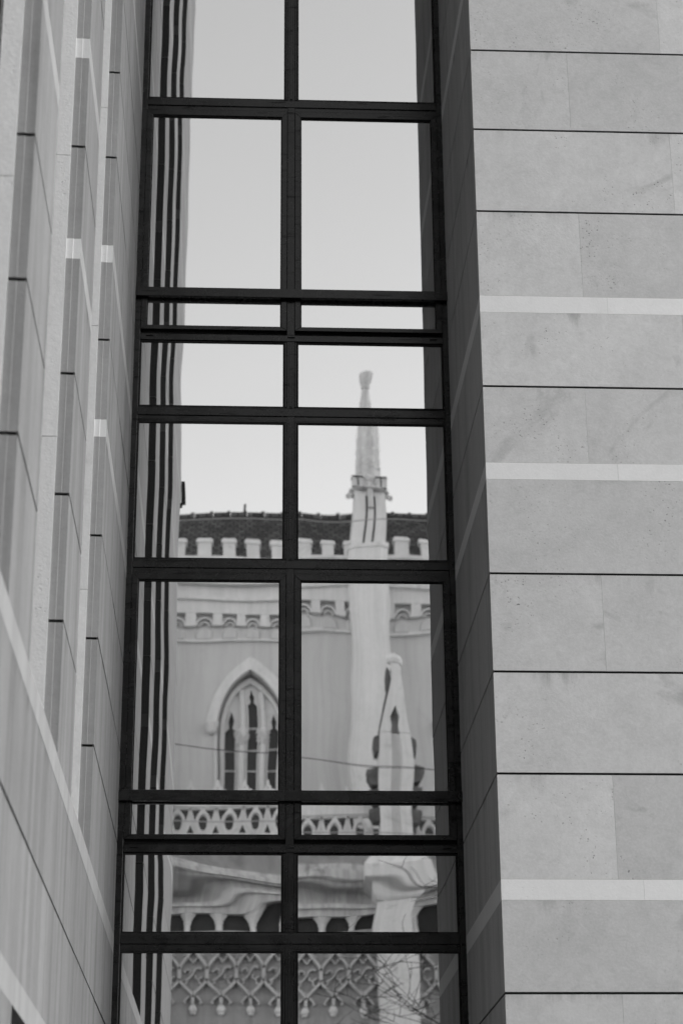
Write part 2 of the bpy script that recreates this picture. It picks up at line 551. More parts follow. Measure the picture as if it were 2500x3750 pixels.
# ---------------- right wall
rw = thing('stone_wall', 'flat pale limestone slab wall at right with two white bands and a dark shaded reveal', 'wall', (3, YR, 0))
rw_inv = Matrix.Translation((-3, -YR, 0))
def rpart(mb, name, mat):
    o = mb.build(name, mat, rw)
    o.matrix_parent_inverse = rw_inv
    return o
T2 = 0.05
XE = 9.0
core = MB()
core.prism([(XR + .008, YR + .008), (XE, YR + .008), (XE, YW + 3), (XR + .008, YW + 3)], 0, zz(TOP) - 0.1)
rpart(core, 'wall_core', M['joint'])
row = 0
first = {0: 0.69, 1: 1.34}
for q in courses:
    z0, z1 = course_z(q)
    band = q[2] != 'slab'
    vis = q[1] > 0.5 and q[0] < 12
    # joints alternate short and long from the corner
    alt = {0: 0, 1: 1, 2: 0, 3: 1, 4: 1, 5: 0}[q[3]]
    if q[2] == 'slab':
        kk = round((q[0] - 2.44) // P_)
        # rows counted upwards: short corner slab at 3.09-2.44, 4.39-3.74, 5.70-5.15, 7.02-6.37, 8.34-7.68
        alt = {0: 0, 1: 1, 2: 0, 3: 1, 4: 0, 5: 1}[q[3]]
    f0 = 0.69 if alt == 0 else 1.36
    f0 += random.uniform(-0.02, 0.02)
    if band:
        f0 = 0.86
    xs = [XR]
    x = XR + f0
    while x < XE - 0.3:
        xs.append(x)
        x += (1.36 if not band else 1.7) + random.uniform(-.03, .03)
    xs.append(XE)
    nm = 'band_stone' if band else 'stone_slab'
    mats = M['band'] if band else M['slab']
    for i in range(len(xs) - 1):
        j = random.uniform(-0.0008, 0.0008)
        a = xs[i] + (0.0005 if i else 0.0)
        b_ = xs[i + 1] - 0.0005
        if i == 0:
            mb = MB().prism([(XR, YR), (b_, YR), (b_, YR + T2), (XR + T2, YR + T2)], z0, z1)
        else:
            mb = MB().prism([(a, YR + j), (b_, YR + j), (b_, YR + T2), (a, YR + T2)], z0, z1)
        rpart(mb, nm, mats)
    # reveal
    mid = 12.95 if (q[3] % 2) else 13.25
    ys = [YR, mid, YW + 0.1] if not band else [YR, YW + 0.1]
    for i in range(len(ys) - 1):
        a = ys[i] + (0.0013 if i else 0.0)
        b_ = ys[i + 1] - 0.0013
        if i == 0:
            mb = MB().prism([(XR, a + .0002), (XR + T2, a + T2 + .0002), (XR + T2, b_), (XR, b_)], z0, z1)
        else:
            mb = MB().prism([(XR, a), (XR + T2, a), (XR + T2, b_), (XR, b_)], z0, z1)
        rpart(mb, nm, M['band'] if band else M['slab_reveal'])

# ---------------- window
win = thing('framed_window', 'tall dark metal framed window between the stone walls, mirroring a pale church', 'window', ((C + XR) / 2, YW, 0))
w_inv = Matrix.Translation((-(C + XR) / 2, -YW, 0))
def wpart(mb, name, mat, parent=None):
    o = mb.build(name, mat, parent or win)
    if parent is None:
        o.matrix_parent_inverse = w_inv
    return o
def bev(o, w=0.003):
    md = o.modifiers.new('bevel', 'BEVEL'); md.width = w; md.segments = 2; md.limit_method = 'ANGLE'; md.angle_limit = math.radians(50)
    return o
XL_, XR_ = C + 0.001, XR - 0.001
XM = 0.3525
YG = YW + 0.018
WTOP = 13.0
JW = 0.042
# jambs
for x0, x1 in ((XL_ - .03, XL_ + JW), (XR_ - JW, XR_ + .012)):
    mb = MB()
    mb.box(x0, x1, YW, YW + .12, 0.6, zz(WTOP))
    bev(wpart(mb, 'jamb', M['metal']))
# mullion (front fin and back box)
mb = MB().box(XM - .030, XM + .030, YW + .002, YW + .12, 0.6, zz(WTOP))
bev(wpart(mb, 'mullion', M['metal']))

FPX = 4652.0
def pane(name, x0, x1, z0, z1, sx=0, sz=0, kx=0, kz=0, rip=3.0, seed=0, parent=None, waves=None, bow=0.0, bk=5.0, bp=0.0):
    """glass sheet, slightly bowed; shifts are in thousandths of a view, slopes of well under half a degree"""
    rnd = random.Random(seed)
    nx, nz = 30, 44
    xc, zc, hx, hz = (x0 + x1) / 2, (z0 + z1) / 2, (x1 - x0) / 2, (z1 - z0) / 2
    W = []
    for _ in range(5):
        lam = rnd.uniform(0.38, 1.1)
        ang = rnd.uniform(0, math.pi)
        W.append((math.cos(ang) * 2 * math.pi / lam, math.sin(ang) * 2 * math.pi / lam, rnd.uniform(0, 6.28), rnd.uniform(.4, 1.0) * rip * lam / 6.28 / 2.2))
    if waves:
        for kxw, kzw, ph, amp in waves:
            W.append((kxw, kzw, ph, amp / math.hypot(kxw, kzw)))
    def g(x, z):
        u, v = x - xc, z - zc
        d = -(sx * u + 0.5 * kx * u * u / hx) + sz * v - 0.5 * kz * v * v / hz
        d -= bow * math.sin(bk * v + bp) * u
        for a_, b_, p_, am in W:
            d += am * math.sin(a_ * u + b_ * v + p_)
        return d / (2 * FPX)
    g0 = g(xc, zc)
    vs_, fs = [], []
    for j in range(nz + 1):
        for i in range(nx + 1):
            x = x0 + (x1 - x0) * i / nx; z = z0 + (z1 - z0) * j / nz
            vs_.append((x, YG + g(x, z) - g0, z))
    for j in range(nz):
        for i in range(nx):
            k = j * (nx + 1) + i
            fs.append((k, k + 1, k + nx + 2, k + nx + 1))
    me = bpy.data.meshes.new(name)
    me.from_pydata(vs_, [], fs)
    me.polygons.foreach_set('use_smooth', [True] * len(fs))
    me.materials.append(M['glass'])
    me.update()
    o = link(name, me, None, parent or win)
    if parent is None:
        o.matrix_parent_inverse = w_inv
    return o

def transom(z0, z1, bead=True):
    """fixed cross bar left and right of nothing: runs through, with a stepped lower bead"""
    mb = MB()
    zs = z0 + (z1 - z0) * 0.36 if bead else z0
    prof = [(YW - .004, zs + .004), (YW - .004, zs + (z1 - zs) * .78), (YW + .006, z1), (YW + .12, z1), (YW + .12, zs + .004)]
    x0, x1 = XL_ + JW + .0005, XR_ - JW - .0005
    rings = [[(x, p[0], zz(p[1])) for p in prof] for x in (x0, x1)]
    mb.loft(rings)
    if bead:
        mb.box(x0 + .001, x1 - .001, YW + .006, YW + .10, zz(z0 + .012), zz(zs + .0035))
        mb.box(x0 + .001, x1 - .001, YW + .003, YW + .10, zz(z0), zz(z0 + .0115))
    bev(wpart(mb, 'transom', M['metal']), .002)

def sash(x0, x1, z0, z1, pp):
    """opening light: four mitred members, glass, gasket"""
    s = MB().box(x0 + .001, x1 - .001, YG + .02, YG + .03, zz(z0 - .024), zz(z1))
    root = wpart(s, 'sash', M['gasket'])
    w = 0.044
    yf, yb = YW - .006, YW + .012
    a0, a1, b0, b1 = x0, x1, zz(z0), zz(z1)
    bot = 0.033
    defs = [
        ('stile', [(a0, b0), (a0 + w, b0 + bot), (a0 + w, b1 - w), (a0, b1)]),
        ('stile', [(a1, b0), (a1, b1), (a1 - w, b1 - w), (a1 - w, b0 + bot)]),
        ('rail', [(a0, b0), (a1, b0), (a1 - w, b0 + bot), (a0 + w, b0 + bot)]),
        ('rail', [(a0, b1), (a0 + w, b1 - w), (a1 - w, b1 - w), (a1, b1)]),
    ]
    for nm, quad in defs:
        cx = sum(p[0] for p in quad) / 4; cz = sum(p[1] for p in quad) / 4
        q2 = [(cx + (p[0] - cx) * .9996, cz + (p[1] - cz) * .9996) for p in quad]
        mb = MB().loft([[(p[0], yf, p[1]) for p in q2], [(p[0], yb, p[1]) for p in q2]])
        bev(wpart(mb, nm, M['metal'], root), .002)
    # gasket ring
    mb = MB()
    gx0, gx1, gz0, gz1 = a0 + w + .0005, a1 - w - .0005, b0 + bot + .0005, b1 - w - .0005
    k = .007
    mb.box(gx0, gx0 + k, YW + .004, YG + .008, gz0, gz1); mb.box(gx1 - k, gx1, YW + .004, YG + .008, gz0, gz1)
    mb.box(gx0 + k, gx1 - k, YW + .004, YG + .008, gz0, gz0 + k * .6); mb.box(gx0 + k, gx1 - k, YW + .004, YG + .008, gz1 - k, gz1)
    wpart(mb, 'gasket', M['gasket'], root)
    pane('glass_pane', gx0 + .002, gx1 - .002, gz0 + .002, gz1 - .002, parent=root, **pp)
    return root

def fixed(x0, x1, z0, z1, pp):
    mb = MB()
    k = .012
    a0, a1, b0, b1 = x0 + .001, x1 - .001, zz(z0) + .001, zz(z1) - .001
    mb.box(a0, a0 + k, YW + .006, YG + .008, b0, b1); mb.box(a1 - k, a1, YW + .006, YG + .008, b0, b1)
    mb.box(a0 + k, a1 - k, YW + .006, YG + .008, b0, b0 + k * .5); mb.box(a0 + k, a1 - k, YW + .006, YG + .008, b1 - k * .7, b1)
    wpart(mb, 'gasket', M['gasket'])
    pane('glass_pane', a0 + .004, a1 - .004, b0 + .004, b1 - .004, **pp)

def clip(x, z):
    """little drainage cap on the cross bar"""
    mb = MB()
    y = YW - .004
    w, h = .030, .020
    mb.box(x - w, x + w, y - .004, y - .0005, zz(z), zz(z) + h)
    mb.loft([[(x - w * .9, y - .012, zz(z) + .003), (x + w * .9, y - .012, zz(z) + .003), (x + w * .55, y - .012, zz(z) + h * .8), (x - w * .55, y - .012, zz(z) + h * .8)],
             [(x - w * .95, y - .004, zz(z) + .001), (x + w * .95, y - .004, zz(z) + .001), (x + w * .6, y - .004, zz(z) + h * .95), (x - w * .6, y - .004, zz(z) + h * .95)]])
    wpart(mb, 'drain_cap', M['metal'])

PW = {}   # pane deflections by (storey, kind, side)
PW[(1, 'S', 'L')] = dict(sx=4, kx=0, sz=0, kz=4, rip=7, seed=11, bow=4, bk=3.4, bp=.6)
PW[(1, 'S', 'R')] = dict(sx=0, sz=0, rip=4, seed=12)
PW[(1, 'U', 'L')] = dict(sx=17, sz=0, rip=6, seed=13, bow=3, bk=4, bp=0)
PW[(1, 'U', 'R')] = dict(sx=-2, sz=0, rip=4, seed=14)
PW[(1, 'F', 'L')] = dict(sx=-8, sz=0, rip=7, seed=15, bow=5, bk=8, bp=-1.2)
PW[(1, 'F', 'R')] = dict(sx=-4, sz=4, rip=7, seed=16, bow=4, bk=8, bp=.3)
PW[(0, 'U', 'L')] = dict(sx=2, sz=4, rip=9, seed=17, bow=4, bk=5, bp=.5)
PW[(0, 'U', 'R')] = dict(sx=0, sz=-4, kx=3, rip=10, seed=18)
PW[(0, 'S', 'L')] = dict(sx=3, sz=3, kz=0, rip=9, seed=19, bow=2.5, bk=3, bp=1.5)
PW[(0, 'S', 'R')] = dict(sx=2, sz=-2, kz=36, rip=10, seed=20)
PW[(0, 'F', 'L')] = dict(sx=0, sz=0, rip=8, seed=21, waves=[(1.0, 9.0, 0.6, 18), (4.0, 17.0, 1.6, 13), (9.0, 22.0, .3, 7)], bow=7, bk=9, bp=1.4)
PW[(0, 'F', 'R')] = dict(sx=0, sz=4, rip=8, seed=22, waves=[(-1.2, 9.0, 0.2, 18), (-5.0, 17.0, .6, 13), (-10.0, 21.0, 2.3, 7)], bow=3, bk=9, bp=.4)
PW[(-1, 'U', 'L')] = dict(sx=11, sz=0, rip=8, seed=23)
PW[(-1, 'U', 'R')] = dict(sx=3, sz=6, rip=8, seed=24)
SX = {'L': (XL_ + JW + .001, XM - .031), 'R': (XM + .031, XR_ - JW - .001)}
def storey(st):
    dz = 3.960 * st
    top = 5.194 + dz          # top edge of the heavy transom
    transom(top - .121, top)
    transom(3.013 + dz, 3.082 + dz, bead=False)
    transom(2.337 + dz, 2.464 + dz)
    for sd_ in 'LR':
        x0, x1 = SX[sd_]
        sash(x0, x1, 3.108 + dz, top - .123, PW.get((st, 'S', sd_), dict(rip=4, seed=60 + st)))
        fx0, fx1 = (x0, XM - .046) if sd_ == 'L' else (XM + .046, x1)
        fixed(fx0, fx1, 2.464 + dz, 3.013 + dz, PW.get((st, 'F', sd_), dict(rip=4, seed=70 + st)))
        fixed(fx0, fx1, top, 2.337 + dz + 3.96, PW.get((st, 'U', sd_), dict(rip=4, seed=80 + st)))
    # wider mullion cover on the fixed lights
    for a_, b_ in ((2.464 + dz, 3.013 + dz), (top, 2.337 + dz + 3.96)):
        mb = MB()
        mb.box(XM - .0455, XM - .0305, YW + .003, YW + .016, zz(a_) + .001, zz(b_) - .001); mb.box(XM + .0305, XM + .0455, YW + .003, YW + .016, zz(a_) + .001, zz(b_) - .001)
        mb.box(XM - .012, XM + .012, YW - .006, YW + .0015, zz(a_) + .001, zz(b_) - .001)
        bev(wpart(mb, 'mullion_cover', M['metal']), .002)
    for x in (XL_ + .115, XM + .004, XR_ - .115):
        clip(x, 3.05 + dz - .004)
    # guard rail across the opening lights
    zb = 3.338 + dz + (.034 if st else .034)
    mb = MB().box(XL_ + .0005, XR_ - .0005, YW - .046, YW - .012, zz(zb), zz(zb) + .078)
    bev(wpart(mb, 'guard_rail', M['metal']), .004)
    for xa in (XL_ + .006, XR_ - .046):
        wpart(MB().box(xa, xa + .04, YW - .0118, YW - .0005, zz(zb) + .008, zz(zb) + .074), 'rail_bracket', M['metal'])
for st in (-1, 0, 1):
    if st == -1:
        dz = -3.96
        transom(5.194 + dz - .121, 5.194 + dz)
        for sd_ in 'LR':
            x0, x1 = SX[sd_]
            fx0, fx1 = (x0, XM - .046) if sd_ == 'L' else (XM + .046, x1)
            fixed(fx0, fx1, 5.194 + dz, 2.337, PW[(-1, 'U', sd_)])
            sash(x0, x1, -0.9, 5.07 + dz, dict(rip=4, seed=99))
        mb = MB(); mb.box(XM - .0455, XM - .0305, YW + .003, YW + .016, zz(5.194 + dz) + .001, zz(2.337) - .001); mb.box(XM + .0305, XM + .0455, YW + .003, YW + .016, zz(5.194 + dz) + .001, zz(2.337) - .001)
        mb.box(XM - .012, XM + .012, YW - .006, YW + .0015, zz(5.194 + dz) + .001, zz(2.337) - .001)
        bev(wpart(mb, 'mullion_cover', M['metal']), .002)
    else:
        storey(st)
wpart(MB().box(C - .03, XR + .03, YW + .125, YW + .135, 0.6, zz(WTOP)), 'backing_panel', M['gasket'])  # added black sheet, keeps daylight from showing through gaps in the frame
wpart(MB().box(C + .002, XR - .002, YW + .0, YW + .2, 0.0, 0.599), 'stone_sill', M['slab'])
wpart(MB().box(C + .002, XR - .002, YW + .06, YW + .2, zz(WTOP) + .002, zz(TOP) - .1), 'spandrel_panel', M['metal'])

# ---------------- church across the square (seen in the glass)
Y0 = 2 * YG - 62.0      # face of the nave wall; it looks towards +Y
church = thing('gothic_church', 'pale plastered gothic church with battlements and pinnacles, mirrored in the window panes', 'church', (0, Y0, 0))
c_inv = Matrix.Translation((0, -Y0, 0))
def cpart(mb, name, mat, parent=None, smooth=False):
    o = mb.build(name, mat, parent or church)
    if parent is None:
        o.matrix_parent_inverse = c_inv
    return o
def cplate(name, outer, holes, t0, t1, mat, parent=None):
    o = plate(name, outer, holes, Y0 + t0, Y0 + t1, mat, parent or church)
    if parent is None:
        o.matrix_parent_inverse = c_inv
    return o
def cbox(name, x0, x1, t0, t1, z0, z1, mat, parent=None):
    return cpart(MB().box(x0, x1, Y0 + t0, Y0 + t1, z0, z1), name, mat, parent)

def arch(cx, hw, zs, za, n=10, zb=None):
    """pointed arch outline: springing zs, apex za, optional jambs down to zb; starts bottom left"""
    h = za - zs
    r = (hw * hw + h * h) / (2 * hw)
    pts = []
    amax = math.asin(min(1, h / r))
    for i in range(n + 1):
        a_ = amax * i / n
        pts.append((cx - hw + r - r * math.cos(a_), zs + r * math.sin(a_)))
    right = [(2 * cx - x, z) for x, z in reversed(pts[:-1])]
    out_ = pts + right
    if zb is not None:
        out_ = [(cx - hw, zb)] + out_ + [(cx + hw, zb)]
    return out_

BAY = 7.2
WX = [0.30 + BAY * k for k in (-1, 0, 1)]
CX0, CX1 = -11.0, 15.5
holes = [arch(x, 1.06, 19.25, 20.90, zb=14.9) for x in WX]
cplate('nave_wall', [(CX0, 0.0), (CX1, 0.0), (CX1, 24.0), (CX0, 24.0)], holes, -0.70, 0.0, M['stucco'])
cbox('end_wall', CX0, CX0 + .6, -11.5, -.702, 0, 24, M['stucco'])
cbox('end_wall', CX1 - .6, CX1, -11.5, -.702, 0, 24, M['stucco'])
# parapet mouldings
mb = MB()
for z0, z1, tt in ((22.74, 23.16, .30), (23.16, 23.26, .44), (23.26, 23.66, .33), (23.66, 23.80, .62), (23.80, 23.90, .52), (23.90, 24.50, .36), (24.50, 24.62, .50)):
    mb.box(CX0, CX1, Y0 + .001, Y0 + tt, z0 + .0006, z1)
cpart(mb, 'parapet', M['trim'])
# corbel table and battlements
k = 0
x = -0.44 - .8 * 13
while x < CX1 - .5:
    if x > CX0 + .4:
        cbox('corbel', x + .25, x + .55, .002, .29, 22.33, 22.738, M['trim'])
        # little trefoil arch in the niche and the scalloped stone below it
        mb = MB()
        aa = arch(x, .235, 22.36, 22.60, 5)
        mb.ribbon(aa, .05, Y0 + .06, Y0 + .22)
        mb.ribbon(arch(x, .14, 22.33, 22.48, 4), .04, Y0 + .03, Y0 + .15)
        cpart(mb, 'corbel_arch', M['trim'])
        sc = [(x - .26, 21.93), (x + .26, 21.93)] + [(x + .26 * math.cos(a_ * math.pi / 8), 22.10 + .22 * math.sin(a_ * math.pi / 8)) for a_ in range(9)]
        sc = [(x - .255, 21.93), (x + .255, 21.93)] + [(x + .255 * math.cos(i * math.pi / 8), 22.12 + .20 * math.sin(i * math.pi / 8)) for i in range(9)]
        mb = MB()
        mb.loft([[(p[0], Y0 + .002, p[1]) for p in sc], [(p[0], Y0 + .10, p[1]) for p in sc], [(x + (p[0] - x) * .8, Y0 + .16, 22.0 + (p[1] - 22.0) * .8) for p in sc]])
        cpart(mb, 'scallop_stone', M['stucco'])
        m2 = MB().box(x + .545 - .4 - .21 - .135, x + .545 - .4 + .21 - .135, Y0 + .02, Y0 + .34, 24.622, 25.12)
        mo = cpart(m2, 'merlon', M['trim'])
        cpart(MB().loft([[(x - .255, Y0 - .02, 25.121), (x + .275, Y0 - .02, 25.121), (x + .275, Y0 + .38, 25.121), (x - .255, Y0 + .38, 25.121)],
                         [(x - .255, Y0 - .02, 25.20), (x + .275, Y0 - .02, 25.20), (x + .275, Y0 + .38, 25.20), (x - .255, Y0 + .38, 25.20)],
                         [(x - .2, Y0 + .05, 25.29), (x + .22, Y0 + .05, 25.29), (x + .22, Y0 + .31, 25.29), (x - .2, Y0 + .31, 25.29)]]), 'coping', M['trim'], mo)
    x += .8
cbox('string_course', CX0, CX1, .001, .15, 21.86, 21.925, M['trim'])
cbox('frieze_backing', CX0, CX1, .001, .07, 21.93, 22.32, M['stucco'])
# roof: stepped tile courses, ridge tiles, rod
mb = MB()
rows = 46
ta, za, tb, zb = -0.7, 24.2, -6.1, 28.55
for i in range(rows):
    u0, u1 = i / rows, (i + 1) / rows
    y_a, z_a = Y0 + ta + (tb - ta) * u0, za + (zb - za) * u0
    y_b, z_b = Y0 + ta + (tb - ta) * u1, za + (zb - za) * u1
    mb.add([(CX0, y_a, z_a + .045), (CX1, y_a, z_a + .045), (CX1, y_b, z_b + .01), (CX0, y_b, z_b + .01), (CX0, y_a, z_a), (CX1, y_a, z_a)],
           [(0, 1, 2, 3), (4, 5, 1, 0)])
mb.add([(CX0, Y0 + tb, zb), (CX1, Y0 + tb, zb), (CX1, Y0 - 11.5, za), (CX0, Y0 - 11.5, za)], [(0, 1, 2, 3)])
roof = cpart(mb, 'roof', M['tiles'])
mb = MB()
x = CX0
while x < CX1:
    mb.tube([(x, Y0 + tb, zb + .05), (x + .55, Y0 + tb, zb + .05)], .11, 7)
    mb.tube([(x + .52, Y0 + tb, zb + .06), (x + .64, Y0 + tb, zb + .06)], .15, 7)
    x += .66
cpart(mb, 'ridge_tiles', M['tiles'], roof)
for xr_ in (0.10, -6.2, 9.2):
    cpart(MB().tube([(xr_, Y0 + tb, zb), (xr_ + .03, Y0 + tb, zb + .5)], [.06, .05], 6), 'vent_pipe', M['iron'], roof)

# windows
def church_window(cx):
    back = MB().box(cx - 1.04, cx + 1.04, Y0 - .66, Y0 - .64, 14.92, 20.6)
    w_ = cpart(back, 'window', M['lead_glass'])
    def lancet(c, hw, ztop, zsh, zb_):
        # pointed head over a narrow shoulder, as in the stone tracery
        return [(c - hw, zb_), (c - hw, zsh), (c - hw * .45, zsh + .10), (c - hw * .62, zsh + .32), (c - hw * .4, ztop - .18), (c, ztop),
                (c + hw * .4, ztop - .18), (c + hw * .62, zsh + .32), (c + hw * .45, zsh + .10), (c + hw, zsh), (c + hw, zb_)]
    hs = [lancet(cx - .70, .175, 19.62, 19.00, 15.1), lancet(cx + .01, .185, 20.42, 19.86, 15.1), lancet(cx + .72, .175, 19.62, 19.00, 15.1)]
    # move the lancets so that they stand where the mullions leave them
    outer = arch(cx, 1.055, 19.25, 20.88, zb=14.92)
    tr = plate('tracery', outer, hs, Y0 - .58, Y0 - .44, M['trim'], w_)
    # moulded rims: second, smaller plate behind
    for h in hs:
        rim = MB().ribbon(h, .045, Y0 - .438, Y0 - .38)
        rim.build('lancet_rim', M['trim'], w_)
    for mx in (cx - .345, cx + .365):
        mm = MB().octa(mx, Y0 - .38, [(.13, 15.0), (.13, 18.55), (.16, 18.6), (.20, 18.8), (.21, 18.98), (.15, 19.02), (.11, 19.1), (.10, 20.35)], 8)
        mm.build('mullion', M['trim'], w_)
        lf = MB()
        rr = random.Random(int(mx * 100))
        for _ in range(26):
            a_, z_ = rr.uniform(0, math.pi), rr.uniform(18.62, 18.98)
            r_ = .17 + (z_ - 18.6) * .12
            px, py = mx + r_ * math.cos(a_), Y0 - .38 + r_ * math.sin(a_)
            s_ = .05
            lf.add([(px - s_, py, z_ - s_), (px + s_, py + .02, z_ - s_ * .4), (px + s_ * .2, py + .05, z_ + s_), (px - s_, py + .03, z_ + s_ * .6)], [(0, 1, 2, 3)])
        lf.build('capital_leaves', M['trim'], w_)
    for c_, zt in ((cx - .70, 18.9), (cx + .01, 19.7), (cx + .72, 18.9)):
        z_ = 15.7
        while z_ < zt:
            MB().box(c_ - .17, c_ + .17, Y0 - .635, Y0 - .60, z_, z_ + .05).build('glazing_bar', M['trim'], w_)
            z_ += .68
    # hood mould and label stops
    hood = MB()
    inner, outr = arch(cx, 1.08, 19.15, 20.93, 12), arch(cx, 1.36, 19.15, 21.36, 12)
    n_ = len(inner)
    rings = []
    for a_, b_ in zip(inner, outr):
        rings.append([(a_[0], Y0 + .001, a_[1]), (a_[0], Y0 + .20, a_[1]), (b_[0], Y0 + .07, b_[1]), (b_[0], Y0 + .001, b_[1])])
    hood.loft(rings)
    cpart(hood, 'hood_mould', M['trim'])
    for s_ in (-1, 1):
        ls = MB().octa(cx + s_ * 1.22, Y0 + .12, [(.08, 18.82), (.14, 18.88), (.17, 19.0), (.20, 19.10), (.21, 19.149)], 8)
        cpart(ls, 'label_stop', M['trim'])
    od = MB()
    ia, oa = arch(cx, .87, 19.2, 20.60, 12, zb=15.0), arch(cx, .98, 19.2, 20.78, 12, zb=15.0)
    od.loft([[(a_[0], Y0 - .436, a_[1]), (a_[0], Y0 - .26, a_[1]), (b_[0], Y0 - .22, b_[1]), (b_[0], Y0 - .436, b_[1])] for a_, b_ in zip(ia, oa)])
    od.build('arch_order', M['trim'], w_)
    jm = MB()
    for s_ in (-1, 1):
        jm.tube([(cx + s_ * 1.10, Y0 + .03, 15.0), (cx + s_ * 1.10, Y0 + .03, 18.8)], .05, 8)
    cpart(jm, 'jamb_shaft', M['trim'])
    cbox('window_sill', cx - 1.2, cx + 1.2, .001, .18, 14.7, 14.89, M['trim'])
for cx in WX:
    church_window(cx)

# upper buttress pinnacles, one between each pair of windows
def pinnacle(cx):
    mb = MB()
    def plan(hw, t1, ch):
        return [(cx - hw, Y0 + .001), (cx + hw, Y0 + .001), (cx + hw, Y0 + t1 - ch), (cx + hw - ch, Y0 + t1), (cx - hw + ch, Y0 + t1), (cx - hw, Y0 + t1 - ch)]
    mb.prism(plan(.62, 1.35, .22), 0, 24.6)
    bt = cpart(mb, 'buttress', M['trim'])
    cpart(MB().prism(plan(.645, 1.38, .22), 24.601, 24.75), 'string_course', M['trim'], bt)
    # shaft with three ribs and two deep grooves
    sh = MB()
    y0_, y1_ = Y0 + .35, Y0 + 1.28
    sh.box(cx - .53, cx + .53, y0_, y1_ - .1, 24.751, 26.540)
    for xa, xb in ((-.53, -.17), (-.10, .10), (.17, .53)):
        sh.box(cx + xa, cx + xb, y1_ - .099, y1_, 24.751, 26.400 if abs(xa) > .12 else 25.970)
    so = cpart(sh, 'shaft', M['trim'], bt)
    # collar of gablets with corner blocks
    co = MB()
    co.octa(cx, (y0_ + y1_) / 2, [(.60, 26.541), (.74, 26.580), (.74, 26.640), (.60, 26.660), (.60, 27.000), (.50, 27.170), (.46, 27.220)], 8)
    for sx_ in (-1, 1):
        co.box(cx + sx_ * .40 - .20, cx + sx_ * .40 + .20, y1_ - .25, y1_ + .16, 26.620, 26.960)
        co.loft([[(cx + sx_ * .40 - .22, y1_ - .25, 26.961), (cx + sx_ * .40 + .22, y1_ - .25, 26.961), (cx + sx_ * .40 + .22, y1_ + .18, 26.961), (cx + sx_ * .40 - .22, y1_ + .18, 26.961)],
                 [(cx + sx_ * .36 - .04, y1_ - .35, 27.240), (cx + sx_ * .36 + .04, y1_ - .35, 27.240), (cx + sx_ * .36 + .04, y1_ - .28, 27.240), (cx + sx_ * .36 - .04, y1_ - .28, 27.240)]])
        # gargoyle stubs
        co.tube([(cx + sx_ * .60, y1_ - .3, 26.500), (cx + sx_ * .72, y1_ - .1, 26.340)], [.08, .10], 6)
    co.tube([(cx, y1_ + .02, 25.920), (cx, y1_ + .06, 26.920)], [.11, .12], 8)
    co.octa(cx, y1_ + .06, [(.12, 26.840), (.16, 26.900), (.14, 27.000), (.02, 27.170)], 8)
    cpart(co, 'collar', M['sooty'], bt)
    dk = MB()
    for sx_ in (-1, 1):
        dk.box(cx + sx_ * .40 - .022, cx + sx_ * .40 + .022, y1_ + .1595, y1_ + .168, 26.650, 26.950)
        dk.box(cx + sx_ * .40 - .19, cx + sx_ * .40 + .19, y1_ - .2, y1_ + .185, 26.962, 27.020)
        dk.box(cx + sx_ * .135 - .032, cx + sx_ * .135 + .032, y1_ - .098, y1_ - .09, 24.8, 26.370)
    cpart(dk, 'soot_and_groove_strips', M['near_black'], bt)  # collar slits and soot, plus near-black strips on the groove floors
    sp = MB()
    cy = (y0_ + y1_) / 2
    prof = [(.47, 27.220)]
    for i in range(1, 9):
        z_ = 27.220 + i * .36
        r_ = .47 - (.47 - .16) * i / 9
        prof += [(r_ + .012, z_ - .02), (r_ - .006, z_)]
    prof += [(.135, 30.440), (.12, 30.520), (.16, 30.580), (.15, 30.640), (.22, 30.840), (.24, 30.960), (.25, 31.060), (.18, 31.100)]
    sp.octa(cx + .0, cy, prof, 8)
    cpart(sp, 'spire', M['sooty'], bt)
    # crockets along the spire edges
    ck = MB()
    for i in range(3):
        z_ = 27.770 + i * .45
        r_ = .47 - .034 * (z_ - 27) / .36
        for a_ in range(8):
            an = math.pi / 8 + a_ * math.pi / 4
            ck.octa(cx + r_ * math.cos(an), cy + r_ * math.sin(an), [(.02, z_ - .06), (.05, z_), (.02, z_ + .05)], 5)
    cpart(ck, 'crocket', M['trim'], bt)
for k in (-1, 0, 1):
    pinnacle(4.08 + BAY * k)

# aisle in front of the nave
TA = 5.0
mb = MB()
mb.box(CX0, CX1, Y0 + TA - .5, Y0 + TA, 0, 11.6)
cpart(mb, 'aisle_wall', M['frieze'])
cbox('arcade_back', CX0, CX1, TA - .5, TA - .28, 11.601, 12.35, M['near_black'])
mb = MB()
for z0, z1, tt in ((12.351, 12.62, .16), (12.62, 12.74, .30), (12.74, 13.04, -.12), (13.04, 13.12, .36), (13.12, 13.30, .52), (13.30, 13.46, .42), (14.20, 14.42, .12)):
    mb.box(CX0, CX1, Y0 + TA - .5, Y0 + TA + tt, z0 + .0006, z1)
cpart(mb, 'aisle_cornice', M['sooty'])
cbox('parapet_base', CX0, CX1, TA - .5, TA + .06, 13.461, 14.199, M['stained'])
x = -1.39 - .92 * 10
while x < CX1 - .3:
    if x > CX0 + .2:
        mb = MB()
        mb.octa(x, Y0 + TA - .12, [(.10, 11.601), (.10, 11.85), (.13, 11.95), (.12, 12.0), (.20, 12.2), (.26, 12.30), (.26, 12.35)], 8)
        cpart(mb, 'bracket', M['trim'])
    x += .92
# lean-to roof
mb = MB()
mb.add([(CX0, Y0 + TA - .7, 14.0), (CX1, Y0 + TA - .7, 14.0), (CX1, Y0 + .002, 16.6), (CX0, Y0 + .002, 16.6)], [(0, 1, 2, 3)])
cpart(mb, 'aisle_roof', M['near_black'])

